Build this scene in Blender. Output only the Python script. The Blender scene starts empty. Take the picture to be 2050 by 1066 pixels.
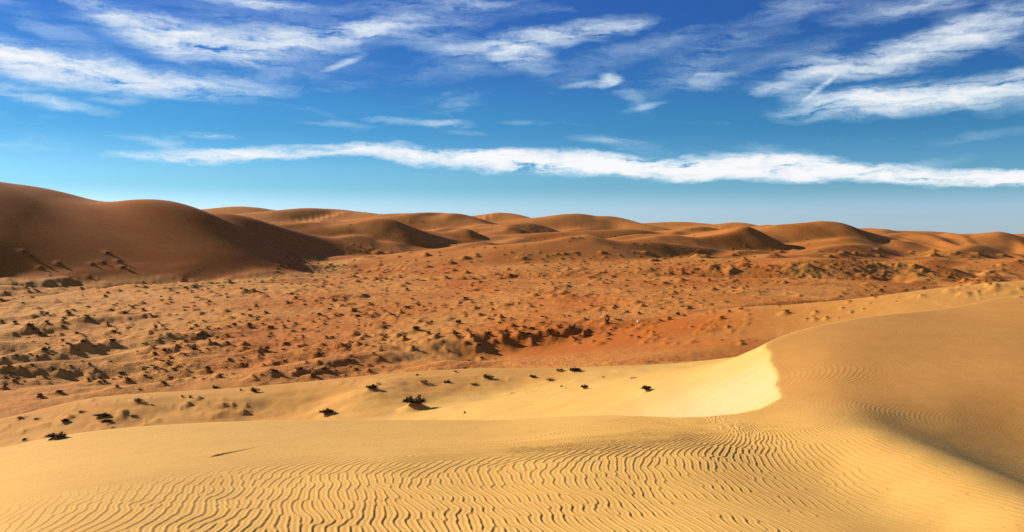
import bpy, math, random, time
import numpy as np

T0 = time.time()
R = math.radians
scene = bpy.context.scene
COL = scene.collection

# ------------------------------------------------------------------ camera
F = 1775.0            # focal length in photograph pixels (2050 wide)
HZ = 470.0            # photograph row of the true horizon
cam_d = bpy.data.cameras.new("camera")
cam_d.sensor_fit = 'HORIZONTAL'
cam_d.sensor_width = 36.0
cam_d.lens = 36.0 * F / 2050.0
cam_d.shift_y = -(533.0 - HZ) / 2050.0
cam_d.clip_start = 0.05
cam_d.clip_end = 20000.0
cam = bpy.data.objects.new("camera", cam_d)
cam.location = (0, 0, 0)
cam.rotation_euler = (R(90), 0, 0)      # level, looking along +Y, eye at z = 0
COL.objects.link(cam)
scene.camera = cam

# ------------------------------------------------------------------ light
SUN_AZ, SUN_EL = R(-60), R(20.5)          # azimuth measured from the view axis, minus = left
SX, SY, SZ = math.sin(SUN_AZ) * math.cos(SUN_EL), math.cos(SUN_AZ) * math.cos(SUN_EL), math.sin(SUN_EL)
sun_d = bpy.data.lights.new("sun", 'SUN')
sun_d.energy = 5.0
sun_d.angle = R(0.5)
sun_d.color = (1.0, 0.90, 0.72)
sun = bpy.data.objects.new("sun", sun_d)
COL.objects.link(sun)
sun.rotation_euler = (math.pi / 2 - SUN_EL, 0, math.atan2(SX, -SY))

scene.view_settings.view_transform = 'Standard'
scene.view_settings.look = 'None'
scene.view_settings.gamma = 1.0
scene.view_settings.use_curve_mapping = False
scene.view_settings.exposure = 0.76
scene.cycles.use_denoising = False
scene.cycles.max_bounces = 5


# ------------------------------------------------------------------ node helpers
class NT:
    def __init__(self, tree):
        self.t = tree

    def new(self, typ, **kw):
        n = self.t.nodes.new(typ)
        for k, v in kw.items():
            setattr(n, k, v)
        return n

    def link(self, a, b):
        self.t.links.new(a, b)

    def put(self, sock, v):
        if isinstance(v, bpy.types.NodeSocket):
            self.link(v, sock)
        elif v is not None:
            sock.default_value = v

    def math(self, op, a, b=None, c=None, clamp=False):
        n = self.new('ShaderNodeMath', operation=op, use_clamp=clamp)
        for i, v in enumerate((a, b, c)):
            self.put(n.inputs[i], v)
        return n.outputs[0]

    def vmath(self, op, a, b=None):
        n = self.new('ShaderNodeVectorMath', operation=op)
        self.put(n.inputs[0], a)
        self.put(n.inputs[1], b)
        return n.outputs['Value'] if op in ('DOT_PRODUCT', 'LENGTH', 'DISTANCE') else n.outputs[0]

    def noise(self, vec, scale, detail=3.0, rough=0.5, dist=0.0, out='Fac'):
        n = self.new('ShaderNodeTexNoise')
        self.put(n.inputs['Vector'], vec)
        n.inputs['Scale'].default_value = scale
        n.inputs['Detail'].default_value = detail
        n.inputs['Roughness'].default_value = rough
        n.inputs['Distortion'].default_value = dist
        return n.outputs[out]

    def mix(self, fac, a, b, blend='MIX'):
        n = self.new('ShaderNodeMix', data_type='RGBA', blend_type=blend)
        self.put(n.inputs[0], fac)
        self.put(n.inputs[6], a)
        self.put(n.inputs[7], b)
        return n.outputs[2]

    def ramp(self, v, lo, hi, a=0.0, b=1.0, smooth=True):
        n = self.new('ShaderNodeMapRange', interpolation_type='SMOOTHSTEP' if smooth else 'LINEAR')
        self.put(n.inputs[0], v)
        for i, q in enumerate((lo, hi, a, b)):
            n.inputs[i + 1].default_value = q
        return n.outputs[0]


# ------------------------------------------------------------------ sky with cirrus
world = bpy.data.worlds.new("World")
scene.world = world
world.use_nodes = True
wt = NT(world.node_tree)
world.node_tree.nodes.clear()
sky = wt.new('ShaderNodeTexSky', sky_type='NISHITA', sun_disc=False)
sky.sun_elevation = SUN_EL
sky.sun_rotation = SUN_AZ
sky.altitude = 200.0
sky.air_density = 1.0
sky.dust_density = 0.3
sky.ozone_density = 1.0
tc = wt.new('ShaderNodeTexCoord')
sep = wt.new('ShaderNodeSeparateXYZ')
wt.link(tc.outputs['Generated'], sep.inputs[0])
az = wt.math('ARCTAN2', sep.outputs[0], sep.outputs[1])
el = wt.math('ARCSINE', sep.outputs[2])
comb = wt.new('ShaderNodeCombineXYZ')
wt.link(wt.math('MULTIPLY', az, 17.75), comb.inputs[0])      # hundredths of a photograph pixel near the view axis
wt.link(wt.math('MULTIPLY', el, 17.75), comb.inputs[1])
q = comb.outputs[0]
# wind-drawn warp of the cloud field
st = wt.new('ShaderNodeMapping')
st.inputs['Scale'].default_value = (0.45, 1.3, 1.0)
wt.link(q, st.inputs[0])
w1 = wt.noise(st.outputs[0], 1.2, 4.0, 0.6, out='Color')
w1 = wt.vmath('MULTIPLY', wt.vmath('SUBTRACT', w1, (0.5, 0.5, 0.5)), (1.3, 0.42, 0.0))
w2 = wt.noise(st.outputs[0], 5.0, 4.0, 0.65, out='Color')
w2 = wt.vmath('MULTIPLY', wt.vmath('SUBTRACT', w2, (0.5, 0.5, 0.5)), (0.5, 0.16, 0.0))
qw = wt.vmath('ADD', wt.vmath('ADD', q, w1), w2)
qs = wt.vmath('ADD', q, wt.vmath('MULTIPLY', w2, (0.4, 0.4, 0.0)))
# each streak: photo x, y, half length, half width, slope (deg, + = falls to the right), strength
STREAKS = [
    (430, 309, 190, 17, -3, .95), (640, 300, 190, 17, -1, .85), (800, 302, 150, 19, 4, .85), (960, 322, 180, 26, 4, 1.1),
    (1120, 324, 220, 30, 2, 1.2), (1320, 336, 230, 28, 3, 1.2), (1520, 336, 210, 30, 3, 1.2), (1690, 347, 190, 22, 4, 1.0),
    (1850, 352, 230, 22, 2, 1.05), (2040, 354, 220, 19, 1, 1.0), (2350, 360, 260, 18, 1, .9),
    (1280, 288, 130, 14, 8, .5), (1560, 308, 120, 16, 8, .5), (1850, 328, 90, 14, -12, .4),
    (420, 272, 70, 7, 2, .75), (310, 284, 90, 10, 8, .65), (850, 244, 120, 10, 2, .75), (660, 248, 95, 7, 3, .6),
    (930, 267, 60, 6, 2, .5), (1050, 247, 70, 6, 0, .4),
    (60, 122, 260, 36, 9, 1.1), (250, 155, 250, 22, 8, 1.0), (430, 168, 160, 18, 4, .8), (-60, 98, 190, 30, 14, .8),
    (80, 190, 160, 16, 9, .8), (235, 203, 55, 8, 0, .6), (-350, 160, 260, 26, 8, .9),
    (255, 52, 140, 26, 26, .95), (390, 84, 190, 32, 14, 1.15), (540, 90, 190, 28, -3, 1.0), (690, 66, 170, 24, -10, .9),
    (300, 92, 160, 20, 20, .5), (460, 82, 380, 66, 3, .42), (100, 60, 220, 20, 24, .4),
    (690, 127, 55, 7, -22, .85), (820, 55, 190, 34, -8, .62), (930, 95, 150, 26, 5, .68), (1040, 112, 90, 28, 12, .85),
    (1010, 84, 140, 22, -10, .75), (1130, 76, 190, 26, -10, .85), (1210, 60, 150, 14, -8, .6), (1250, 112, 230, 26, -15, .38),
    (500, 8, 140, 12, 2, .8), (380, -4, 200, 10, 0, .5), (780, 14, 120, 13, -5, .5), (930, 8, 110, 14, 0, .7),
    (1212, 159, 34, 13, -15, .95), (1170, 168, 55, 7, -8, .7), (1290, 215, 55, 8, -10, .7), (1270, 192, 66, 20, 35, .35),
    (1400, 160, 95, 19, -5, .7), (1390, 130, 140, 38, -25, .36), (1640, 135, 80, 21, 0, .8), (1760, 120, 220, 28, -9, .9),
    (1880, 90, 200, 32, -10, .9), (1970, 70, 120, 28, 28, .55), (1640, 178, 55, 6, -38, .9), (1570, 180, 80, 18, 5, .8),
    (1720, 206, 200, 28, -3, 1.0), (1880, 192, 230, 31, -5, 1.05), (2030, 178, 190, 26, -5, 1.0), (2300, 160, 260, 24, -8, .8),
    (1640, 12, 140, 20, 0, .5), (1790, 26, 140, 19, -3, .6), (2010, 32, 110, 26, -15, .7), (1900, 8, 130, 14, 0, .5),
    (2000, 272, 160, 10, -3, .38), (1200, 280, 90, 8, 5, .4), (40, 290, 90, 11, 5, .45), (1500, 70, 260, 40, -22, .25),
    (600, 40, 300, 40, -4, .3), (1560, 120, 200, 30, -14, .3), (900, 150, 260, 20, -4, .18),
]
acc = None
for ii, (px, py, hl, hw, ang, sg) in enumerate(STREAKS):
    sg = sg * 1.5 if ii < 11 else max(sg, 0.5 * sg + 0.26)
    mp = wt.new('ShaderNodeMapping', vector_type='TEXTURE')
    a_ = math.atan((px - 1025) / F)
    e_ = math.atan((HZ - py) / math.hypot(F, px - 1025))
    mp.inputs['Location'].default_value = (a_ * 17.75, e_ * 17.75, 0)
    mp.inputs['Rotation'].default_value = (0, 0, R(-ang))
    mp.inputs['Scale'].default_value = (hl / 100 * 1.12, hw / 100 * (1.10 if ii < 11 else 1.28), 1)
    wt.link(qs if hw < 9 else qw, mp.inputs[0])
    d2 = wt.vmath('DOT_PRODUCT', mp.outputs[0], mp.outputs[0])
    f = wt.math('MULTIPLY_ADD', d2, -sg, sg)
    f = wt.math('MAXIMUM', f, 0.0)
    f = wt.math('MULTIPLY', f, f)
    acc = f if acc is None else wt.math('ADD', acc, f)
# high thin cloud that carries on outside the frame, on a flat layer overhead
zc = wt.math('MAXIMUM', sep.outputs[2], 0.03)
flat = wt.new('ShaderNodeCombineXYZ')
wt.link(wt.math('DIVIDE', sep.outputs[0], zc), flat.inputs[0])
wt.link(wt.math('DIVIDE', sep.outputs[1], zc), flat.inputs[1])
fm = wt.new('ShaderNodeMapping')
fm.inputs['Rotation'].default_value = (0, 0, R(14))
fm.inputs['Scale'].default_value = (0.35, 1.0, 1.0)
wt.link(flat.outputs[0], fm.inputs[0])
gen = wt.noise(fm.outputs[0], 0.9, 5.0, 0.6, 1.0)
gen = wt.ramp(gen, 0.45, 0.75, 0.0, 1.0)
out_el = wt.ramp(el, 0.27, 0.40)
out_az = wt.ramp(wt.math('ABSOLUTE', az), 0.62, 0.85)
outside = wt.math('MULTIPLY', wt.math('MAXIMUM', out_el, out_az), wt.ramp(el, 0.02, 0.12))
acc = wt.math('ADD', acc, wt.math('MULTIPLY', gen, outside))
# fibres
fb = wt.new('ShaderNodeMapping')
fb.inputs['Scale'].default_value = (0.30, 1.9, 1.0)
fb.inputs['Rotation'].default_value = (0, 0, R(4))
wt.link(qw, fb.inputs[0])
fib = wt.noise(fb.outputs[0], 2.2, 7.0, 0.66, 0.4)
fib2 = wt.noise(q, 6.0, 6.0, 0.65, 0.2)
fibs = wt.math('ADD', wt.math('MULTIPLY', fib, 1.3), wt.math('MULTIPLY', fib2, 0.22))      # about 0.87 mean
vm = wt.new('ShaderNodeMapping')
vm.inputs['Scale'].default_value = (0.16, 0.75, 1.0)
vm.inputs['Rotation'].default_value = (0, 0, R(8))
wt.link(qw, vm.inputs[0])
veil = wt.math('MULTIPLY', wt.ramp(wt.noise(vm.outputs[0], 1.6, 6.0, 0.62, 0.8), 0.50, 0.80, 0.0, 0.34), wt.ramp(el, 0.05, 0.15))
acc = wt.math('ADD', acc, veil)
dens = wt.math('MULTIPLY', acc, wt.ramp(fibs, 0.54, 1.0, 0.0, 1.6, False))
dens = wt.math('SUBTRACT', 1.0, wt.math('EXPONENT', wt.math('MULTIPLY', dens, -0.95)))
alpha = wt.ramp(dens, 0.02, 0.95, 0.0, 1.0, False)
# colour of the air by height above the horizon: milky low down, deep blue higher up
cr = wt.new('ShaderNodeValToRGB')
wt.link(wt.ramp(el, 0.0, R(20), 0.0, 1.0, False), cr.inputs[0])
cr.color_ramp.interpolation = 'EASE'
AIR = [(0.0, (.52, .79, 1.50)), (1.3, (.48, .72, 1.30)), (3.2, (.24, .53, .88)), (7.1, (.115, .385, .70)), (10.8, (.10, .30, .66)), (14.2, (.10, .275, .67)), (20.0, (.12, .265, .66))]
els = cr.color_ramp.elements
while len(els) < len(AIR):
    els.new(0.5)
for e_, (deg, c_) in zip(els, AIR):
    e_.position = deg / 20.0
    e_.color = (c_[0] / 2, c_[1] / 2, c_[2] / 2, 1)
skycol = wt.mix(1.0, sky.outputs[0], cr.outputs[0], 'MULTIPLY')
skycol = wt.mix(1.0, skycol, (2, 2, 2, 1), 'MULTIPLY')
CLOUD = (7.0, 7.05, 7.15, 1)
ccol = wt.mix(alpha, (4.6, 6.4, 7.6, 1), CLOUD)
mixed = wt.mix(alpha, skycol, ccol)
bg = wt.new('ShaderNodeBackground')
wt.link(mixed, bg.inputs[0])
bg.inputs[1].default_value = 0.08
wo = wt.new('ShaderNodeOutputWorld')
wt.link(bg.outputs[0], wo.inputs[0])
world.cycles.sampling_method = 'MANUAL'
world.cycles.sample_map_resolution = 512


# ------------------------------------------------------------------ terrain maths
def at(px, py, y):
    """photograph pixel + distance along the view axis -> point in the place"""
    return ((px - 1025.0) / F * y, y, (HZ - py) / F * y)


def perlin(x, y, seed):
    xi = np.floor(x).astype(np.int64)
    yi = np.floor(y).astype(np.int64)
    xf = (x - xi).astype(np.float32)
    yf = (y - yi).astype(np.float32)
    rs = np.random.RandomState(seed)
    ang = (rs.rand(4096) * 2 * np.pi).astype(np.float32)
    gx, gy = np.cos(ang), np.sin(ang)

    def g(ix, iy, dx, dy):
        h = ((ix * 374761393 + iy * 668265263 + seed * 1274126177) & 0x7fffffff)
        h = ((h ^ (h >> 13)) * 1274126177) & 0x7fffffff
        h = (h ^ (h >> 16)) & 4095
        return gx[h] * dx + gy[h] * dy
    u = xf * xf * xf * (xf * (xf * 6 - 15) + 10)
    v = yf * yf * yf * (yf * (yf * 6 - 15) + 10)
    a = g(xi, yi, xf, yf)
    b = g(xi + 1, yi, xf - 1, yf)
    c = g(xi, yi + 1, xf, yf - 1)
    d = g(xi + 1, yi + 1, xf - 1, yf - 1)
    return (a + (b - a) * u) * (1 - v) + (c + (d - c) * u) * v


def fbm(x, y, seed, octs=3, gain=0.5):
    s, a, f = 0.0, 1.0, 1.0
    for i in range(octs):
        s = s + a * perlin(x * f + 13.7 * i, y * f - 7.1 * i, seed + i)
        a *= gain
        f *= 2.03
    return s


def sstep(a, b, x):
    t = np.clip((x - a) / (b - a), 0, 1)
    return t * t * (3 - 2 * t)


def smax(a, b, k):
    h = np.clip(0.5 + 0.5 * (a - b) / k, 0, 1)
    return b + (a - b) * h + k * h * (1 - h)


def spline(pts, n):
    """Catmull-Rom through the points, n samples evenly spread by length"""
    P = np.array(pts, float)
    P = np.vstack([2 * P[0] - P[1], P, 2 * P[-1] - P[-2]])
    out = []
    for i in range(1, len(P) - 2):
        t = np.linspace(0, 1, 24, endpoint=False)[:, None]
        p0, p1, p2, p3 = P[i - 1], P[i], P[i + 1], P[i + 2]
        out.append(0.5 * ((2 * p1) + (-p0 + p2) * t + (2 * p0 - 5 * p1 + 4 * p2 - p3) * t ** 2 + (-p0 + 3 * p1 - 3 * p2 + p3) * t ** 3))
    out.append(P[-2][None])
    S = np.vstack(out)
    L = np.concatenate([[0], np.cumsum(np.hypot(np.diff(S[:, 0]), np.diff(S[:, 1])))])
    s = np.linspace(0, L[-1], n)
    return np.stack([np.interp(s, L, S[:, k]) for k in range(3)], 1)


def nearest(X, Y, S, full=False):
    """distance, side (+ = left of the line's direction) and position on the sampled line S"""
    n = len(S)
    X, Y = X.astype(np.float32), Y.astype(np.float32)
    seg = math.hypot(S[1, 0] - S[0, 0], S[1, 1] - S[0, 1])
    eps = np.float32((0.6 * seg) ** 2)
    W = np.zeros(X.shape, np.float32)
    TW = np.zeros(X.shape, np.float32)
    best = np.full(X.shape, 1e18, np.float32)
    idx = np.zeros(X.shape, np.int32)
    for i in range(n):
        d = (X - S[i, 0]) ** 2 + (Y - S[i, 1]) ** 2
        m = d < best
        best[m] = d[m]
        idx[m] = i
        wgt = 1.0 / (d + eps) ** 3
        W += wgt
        TW += wgt * i
    tsoft = TW / W
    # refine on the neighbouring segments
    bd = np.full(X.shape, 1e18)
    bt = np.zeros(X.shape)
    side = np.zeros(X.shape)
    NX, NY = np.zeros(X.shape), np.zeros(X.shape)
    for off in (-1, 0):
        a = np.clip(idx + off, 0, n - 2)
        ax, ay = S[a, 0], S[a, 1]
        tx, ty = S[a + 1, 0] - ax, S[a + 1, 1] - ay
        L2 = tx * tx + ty * ty
        t = np.clip(((X - ax) * tx + (Y - ay) * ty) / L2, 0, 1)
        qx, qy = ax + tx * t, ay + ty * t
        d = np.hypot(X - qx, Y - qy)
        cr = (tx * (Y - ay) - ty * (X - ax)) / np.sqrt(L2)
        m = d < bd
        bd[m] = d[m]
        bt[m] = (a + t)[m]
        side[m] = (cr / np.maximum(d, 1e-6))[m]
        NX[m] = ((X - qx) / np.maximum(d, 1e-6))[m]
        NY[m] = ((Y - qy) / np.maximum(d, 1e-6))[m]
    near_ = np.exp(-(bd / (1.5 * seg)) ** 2)
    pos = bt * near_ + tsoft * (1 - near_)
    if full:
        return bd, NX, NY, pos
    return bd, np.clip(side, -1, 1), pos


# ------------------------------------------------------------------ terrain grid: rings round the viewpoint
th_in = np.linspace(R(-32.0), R(32.0), 1001)
th_out = np.concatenate([np.arange(34, 60, 2.0), np.arange(60, 180, 8.0)])
TH = np.concatenate([-np.radians(th_out[::-1]), th_in, np.radians(th_out), [R(180)]])
rr = [0.05]
while rr[-1] < 7000:
    r = rr[-1]
    if r < 6:
        dr = 0.05 + 0.25 * min(r, 1)
    elif r < 12:
        dr = 0.04
    elif r < 32:
        dr = 0.04 + 0.04 * (r - 12) / 20
    elif r < 45:
        dr = 0.08 + 0.2 * (r - 32) / 13
    elif r < 100:
        dr = 0.28 + 0.42 * (r - 45) / 55 if r > 60 else 0.4
    elif r < 420:
        dr = 0.0065 * r
    elif r < 1000:
        dr = 0.0045 * r
    elif r < 2500:
        dr = 0.012 * r
    else:
        dr = 0.05 * r
    rr.append(r + dr)
RR = np.array(rr)
NR, NTH = len(RR), len(TH)
RG, TG = np.meshgrid(RR, TH, indexing='ij')
X = RG * np.sin(TG)
Y = RG * np.cos(TG)
U = np.where(Y > 1e-3, X / np.maximum(Y, 1e-3), np.sign(X) * 9)
print("grid", NR, NTH, "tris", 2 * NR * NTH, round(time.time() - T0, 1))

# --- the floor of the plain, rising towards the far dunes
zb = np.interp(RG, [0, 110, 420, 560, 750, 1000, 1500, 2500, 7000], [-22, -22, -21.5, -18.5, -11, -3, 8, 14, 10])
tilt = np.clip(U, -0.9, 0.9)
zb = zb - tilt * np.interp(RG, [450, 700, 900, 1500, 7000], [0, 18, 32, 40, 40])
zb = zb + 1.3 * fbm(X / 70, Y / 90, 11, 3) * sstep(60, 140, RG)
# wind-drawn low ridges, long axis towards the right-rear
xr = X * math.cos(R(35)) - Y * math.sin(R(35))
yr = X * math.sin(R(35)) + Y * math.cos(R(35))
lowr = fbm((xr + 5 * fbm(X / 40, Y / 60, 27, 1)) / 21 + 0.30 * fbm(xr / 21, yr / 60, 23, 1), yr / 60, 23, 2)
zb = zb + (3.7 * lowr + 0.8 * fbm(xr / 9, yr / 22, 29, 2)) * sstep(112, 160, RG) * (1 - sstep(500, 800, RG))
# far field of smaller dunes: steep to the right, gentle to the left
wx = X + 60 * fbm(X / 300, Y / 300, 31, 2)
ph = wx / 165 + 0.5 * fbm(X / 420, Y / 260, 37, 2)
saw = perlin(ph * 1.0 - 0.35 * perlin(ph, Y / 420, 41), Y / 420, 41)
zb = zb + saw * np.interp(RG, [450, 800, 1500, 3000, 7000], [0, 7, 20, 24, 8])
ph2 = xr / 74 + 0.6 * fbm(X / 210, Y / 160, 43, 2)
saw2 = perlin(ph2 - 0.45 * perlin(ph2, yr / 150, 47), yr / 150, 47)
zb = zb + saw2 * np.interp(RG, [420, 600, 900, 1500, 3000, 7000], [0, 6, 9, 13, 14, 4])
LAB = np.where(RG > 620, 4, 2).astype(np.int8)
Z = zb.copy()


def dune(pts, near, back, lab, k=2.0, w=4.0, n=48, foot=None, rough=0.0, seed=0, lee=(0.97, -0.24), far=None):
    """a ridge through pts (photo x, y, distance): near = slope of the flank that falls towards lee,
    back = slope of the windward flank"""
    global Z
    S = spline([at(*p) for p in pts], n)
    hmax = S[:, 2].max() + 30
    reach = hmax / max(min(near, back), 0.10)
    reach = min(reach, far or 420)
    m = (X > S[:, 0].min() - reach) & (X < S[:, 0].max() + reach) & (Y > S[:, 1].min() - reach) & (Y < S[:, 1].max() + reach)
    xs, ys = X[m], Y[m]
    wob = max(2.0, 0.02 * S[:, 1].mean())
    xs2 = xs + wob * perlin(xs / (wob * 9), ys / (wob * 9), 71 + seed)
    ys2 = ys + wob * perlin(xs / (wob * 9), ys / (wob * 9), 72 + seed)
    d, nx, ny, t = nearest(xs2, ys2, S, True)
    zr = np.interp(t, np.arange(n), S[:, 2])
    if rough:
        zr = zr + rough * fbm(t / 2.6, t * 0 + seed, 77, 2)
    sl = back + (near - back) * sstep(-0.9, 0.9, nx * lee[0] + ny * lee[1])
    prof = sl * (np.sqrt(d * d + w * w) - w)
    if foot:
        prof = foot * np.tanh(prof / foot) + 0.05 * d
    zf = zr - prof
    z0 = Z[m]
    lb = LAB[m]
    lb[zf > z0] = lab
    LAB[m] = lb
    Z[m] = smax(zf, z0, k)


# --- far background
for p in [
    ([(330, 424, 1350), (470, 412, 1400), (545, 421, 1450), (640, 417, 1500), (720, 424, 1550)], .20, .2),
    ([(560, 425, 1150), (690, 422, 1200), (740, 430, 1150), (800, 440, 1080)], .34, .10),
    ([(700, 428, 1700), (860, 424, 1700), (900, 432, 1650)], .25, .2),
    ([(870, 436, 1000), (905, 432, 1000), (950, 447, 960), (985, 462, 900)], .40, .10),
    ([(930, 432, 1300), (1010, 424, 1300), (1050, 436, 1250), (1115, 447, 1200)], .33, .14),
    ([(1120, 448, 1250), (1180, 438, 1200), (1222, 429, 1180), (1262, 441, 1150), (1310, 452, 1100)], .36, .2),
    ([(1290, 444, 1500), (1360, 442, 1500), (1425, 449, 1450)], .2, .2),
    ([(1410, 450, 1200), (1470, 443, 1200), (1500, 452, 1150)], .3, .2),
    ([(1720, 462, 1300), (1760, 460, 1300), (1880, 463, 1300), (1930, 472, 1300), (2010, 467, 1250), (2200, 466, 1250)], .2, .2),
]:
    dune(p[0], p[1], p[2], 4, k=5.0, w=16.0, seed=len(p[0]) + int(p[0][0][0]))
# --- middle distance, steep flanks on the right
for i, (p, ne, ba, k, w) in enumerate([
    ([(690, 449, 680), (770, 437, 700), (805, 447, 715), (860, 466, 735), (925, 482, 755), (985, 488, 775)], .46, .12, 3, 8),
    ([(890, 464, 780), (925, 458, 790), (960, 472, 800), (985, 482, 810)], .42, .15, 3, 6),
    ([(590, 448, 860), (650, 441, 880), (720, 452, 840)], .22, .10, 4, 10),
    ([(1000, 472, 790), (1080, 466, 800), (1200, 461, 820), (1290, 460, 840), (1350, 473, 860), (1420, 487, 880)], .44, .10, 3, 8),
    ([(1060, 492, 560), (1200, 483, 575), (1300, 483, 590), (1380, 491, 605), (1460, 502, 620), (1530, 516, 635)], .42, .10, 3, 6),
    ([(1370, 478, 730), (1450, 467, 750), (1498, 454, 770), (1530, 473, 800), (1575, 490, 830)], .48, .13, 2.5, 4),
    ([(1500, 462, 860), (1540, 451, 870), (1600, 446, 880), (1655, 443, 890), (1705, 458, 910), (1770, 474, 940)], .40, .15, 5, 14),
    ([(1728, 464, 1000), (1775, 468, 970), (1835, 484, 880), (1890, 504, 790)], .60, .30, 1.5, 3),
    ([(1806, 464, 1020), (1850, 469, 980), (1905, 486, 880), (1975, 513, 780)], .60, .30, 1.5, 3),
    ([(1885, 463, 1050), (1930, 472, 980), (1985, 492, 870), (2040, 514, 780)], .60, .30, 1.5, 3),
    ([(1965, 471, 1050), (2010, 478, 980), (2070, 500, 860)], .60, .30, 1.5, 3),
    ([(2035, 466, 1100), (2090, 474, 1000), (2160, 498, 860)], .60, .30, 1.5, 3),
    ([(1550, 530, 420), (1620, 521, 430), (1690, 518, 440), (1760, 525, 445), (1850, 527, 450)], .30, .03, 1.5, 3),
    ([(1460, 560, 330), (1560, 566, 322), (1640, 572, 315), (1740, 582, 300)], .22, .03, 1.2, 3),
    ([(720, 541, 480), (860, 533, 490), (960, 522, 520)], .24, .04, 1.5, 4),
    ([(990, 598, 290), (1100, 593, 292), (1230, 588, 298), (1380, 589, 296), (1480, 594, 285)], .20, .02, 1.0, 3),
    ([(60, 602, 330), (260, 590, 345), (430, 578, 365)], .22, .04, 1.2, 3),
    ([(820, 560, 400), (940, 552, 410), (1060, 548, 415)], .24, .03, 1.2, 3),
    ([(300, 690, 195), (420, 676, 205), (560, 662, 216)], .20, .03, 1.0, 3),
    ([(1180, 545, 420), (1300, 538, 430), (1420, 540, 430)], .26, .03, 1.2, 3),
]):
    dune(p, ne, ba, 4 if i < 12 else 2, k=k, w=w, seed=100 + 3 * i, lee=(0.97, -0.24) if i < 12 else (0.6, -0.8), rough=0.0 if i < 12 else 0.7)
# --- many small dunes between the big ones
dr_ = random.Random(17)
for i in range(90):
    px, dist = dr_.uniform(560, 2060), dr_.uniform(560, 1400) if i < 44 else dr_.uniform(540, 1050)
    x_, y_ = (px - 1025) / F * dist, dist
    ii = int(np.searchsorted(RR, math.hypot(x_, y_)))
    jj = int(np.searchsorted(TH, math.atan2(x_, y_)))
    z_ = Z[ii, jj] + dr_.uniform(2.0, 6.5) * dist / 900 * (1 if i < 44 else 0.6)
    L_ = dr_.uniform(25, 70) * dist / 900
    a_ = R(dr_.uniform(10, 60))
    sx_, sy_ = math.sin(a_) * L_, math.cos(a_) * L_
    pts = []
    for f_, dz_ in ((-1, -4.0), (-.35, -.4), (.2, 0), (1, -5.0)):
        xx, yy, zz = x_ + f_ * sx_, y_ + f_ * sy_, z_ + dz_ * dist / 900
        pts.append((1025 + xx / yy * F, HZ - zz / yy * F, yy))
    dune(pts, .34, .14, 4, k=2.5, w=6.0 * dist / 900, n=20, seed=400 + i, far=110)
# --- the high dunes on the left
dune([(-900, 330, 380), (-400, 335, 440), (-100, 350, 480), (0, 364, 500), (90, 378, 520), (180, 405, 545), (250, 440, 570)], .365, .22, 3, k=7, w=18, n=70, seed=201, lee=(0.80, -0.60))
dune([(170, 416, 488), (240, 402, 500), (300, 399, 515), (345, 408, 530), (400, 433, 550), (460, 462, 570), (530, 500, 590)], .385, .18, 3, k=7, w=14, n=60, seed=203, lee=(0.80, -0.60))
dune([(360, 434, 545), (430, 427, 560), (490, 433, 580), (560, 453, 600), (640, 474, 620), (740, 497, 640), (860, 516, 660)], .37, .15, 3, k=5, w=10, n=60, seed=205, lee=(0.80, -0.60))
# --- shelf above the hollow in the middle of the plain
dune([(700, 712, 158), (780, 692, 166), (900, 676, 171), (1020, 664, 176), (1120, 655, 180), (1250, 645, 186), (1350, 630, 196), (1450, 616, 206), (1560, 604, 222), (1700, 596, 240)], .31, .012, 2, k=1.2, w=2.0, n=70, seed=207, rough=0.6, lee=(0.3, -0.95))
cb = at(1290, 705, 163)
Z -= 3.2 * np.exp(-((X - cb[0]) / 26) ** 2 - ((Y - cb[1]) / 15) ** 2)
# --- bright sand on the right
dune([(1560, 612, 185), (1700, 600, 178), (1850, 583, 172), (2050, 563, 168), (2400, 540, 165)], .16, .2, 5, k=2, w=4, seed=209, lee=(0.3, -0.95))
dune([(1300, 722, 128), (1400, 702, 140), (1490, 680, 150)], .10, .15, 2, k=1.5, w=3, seed=210, lee=(0.3, -0.95))
print("dunes", round(time.time() - T0, 1))

# --- long ridge in front of the plain, a rolling top: crest distance and height by bearing
M1 = np.array([at(*p) for p in [(-1400, 1000, 70), (-900, 960, 72), (-300, 882, 78), (0, 843, 82), (170, 802, 86), (400, 785, 88), (620, 765, 90), (800, 747, 92),
                             (960, 737, 93), (1150, 740, 92), (1400, 738, 88), (1560, 735, 84), (1900, 760, 80), (2600, 800, 78)]])
mu = np.linspace(-1.2, 0.9, 400)
kern = np.exp(-np.linspace(-2, 2, 25) ** 2)
kern /= kern.sum()
m_y = np.convolve(np.pad(np.interp(mu, M1[:, 0] / M1[:, 1], M1[:, 1]), 12, mode='edge'), kern, 'valid')
m_s = np.convolve(np.pad(np.interp(mu, M1[:, 0] / M1[:, 1], M1[:, 2] / M1[:, 1]), 12, mode='edge'), kern, 'valid')
m = (RG > 38) & (RG < 190) & (Y > 10) & (np.abs(X) < 130)
xs, ys = X[m], Y[m]
us = xs / ys
yc = np.interp(us, mu, m_y)
zr = np.interp(us, mu, m_s) * yc
off = ys - yc
sd = np.sign(off)
d = np.abs(off)
back = 0.42 * (np.sqrt(d * d + 1.2) - 1.1)
front = np.interp(d, [0, 4, 25, 45, 80], [0, 0.05, 0.9, 6.5, 16])
zf = zr - np.where(sd > 0, back, front)
env = sstep(0.5, 8, d) * (sd < 0)
zf = zf + env * (0.55 * fbm(xs / 14, ys / 10, 51, 2) + 0.16 * fbm(xs / 3.2, ys / 2.4, 53, 3))


def bump(x, y, px, py, dist, rx, ry, h):
    c = at(px, py, dist)
    return h * np.exp(-(((x - c[0]) / rx) ** 2 + ((y - c[1]) / ry) ** 2))


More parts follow.
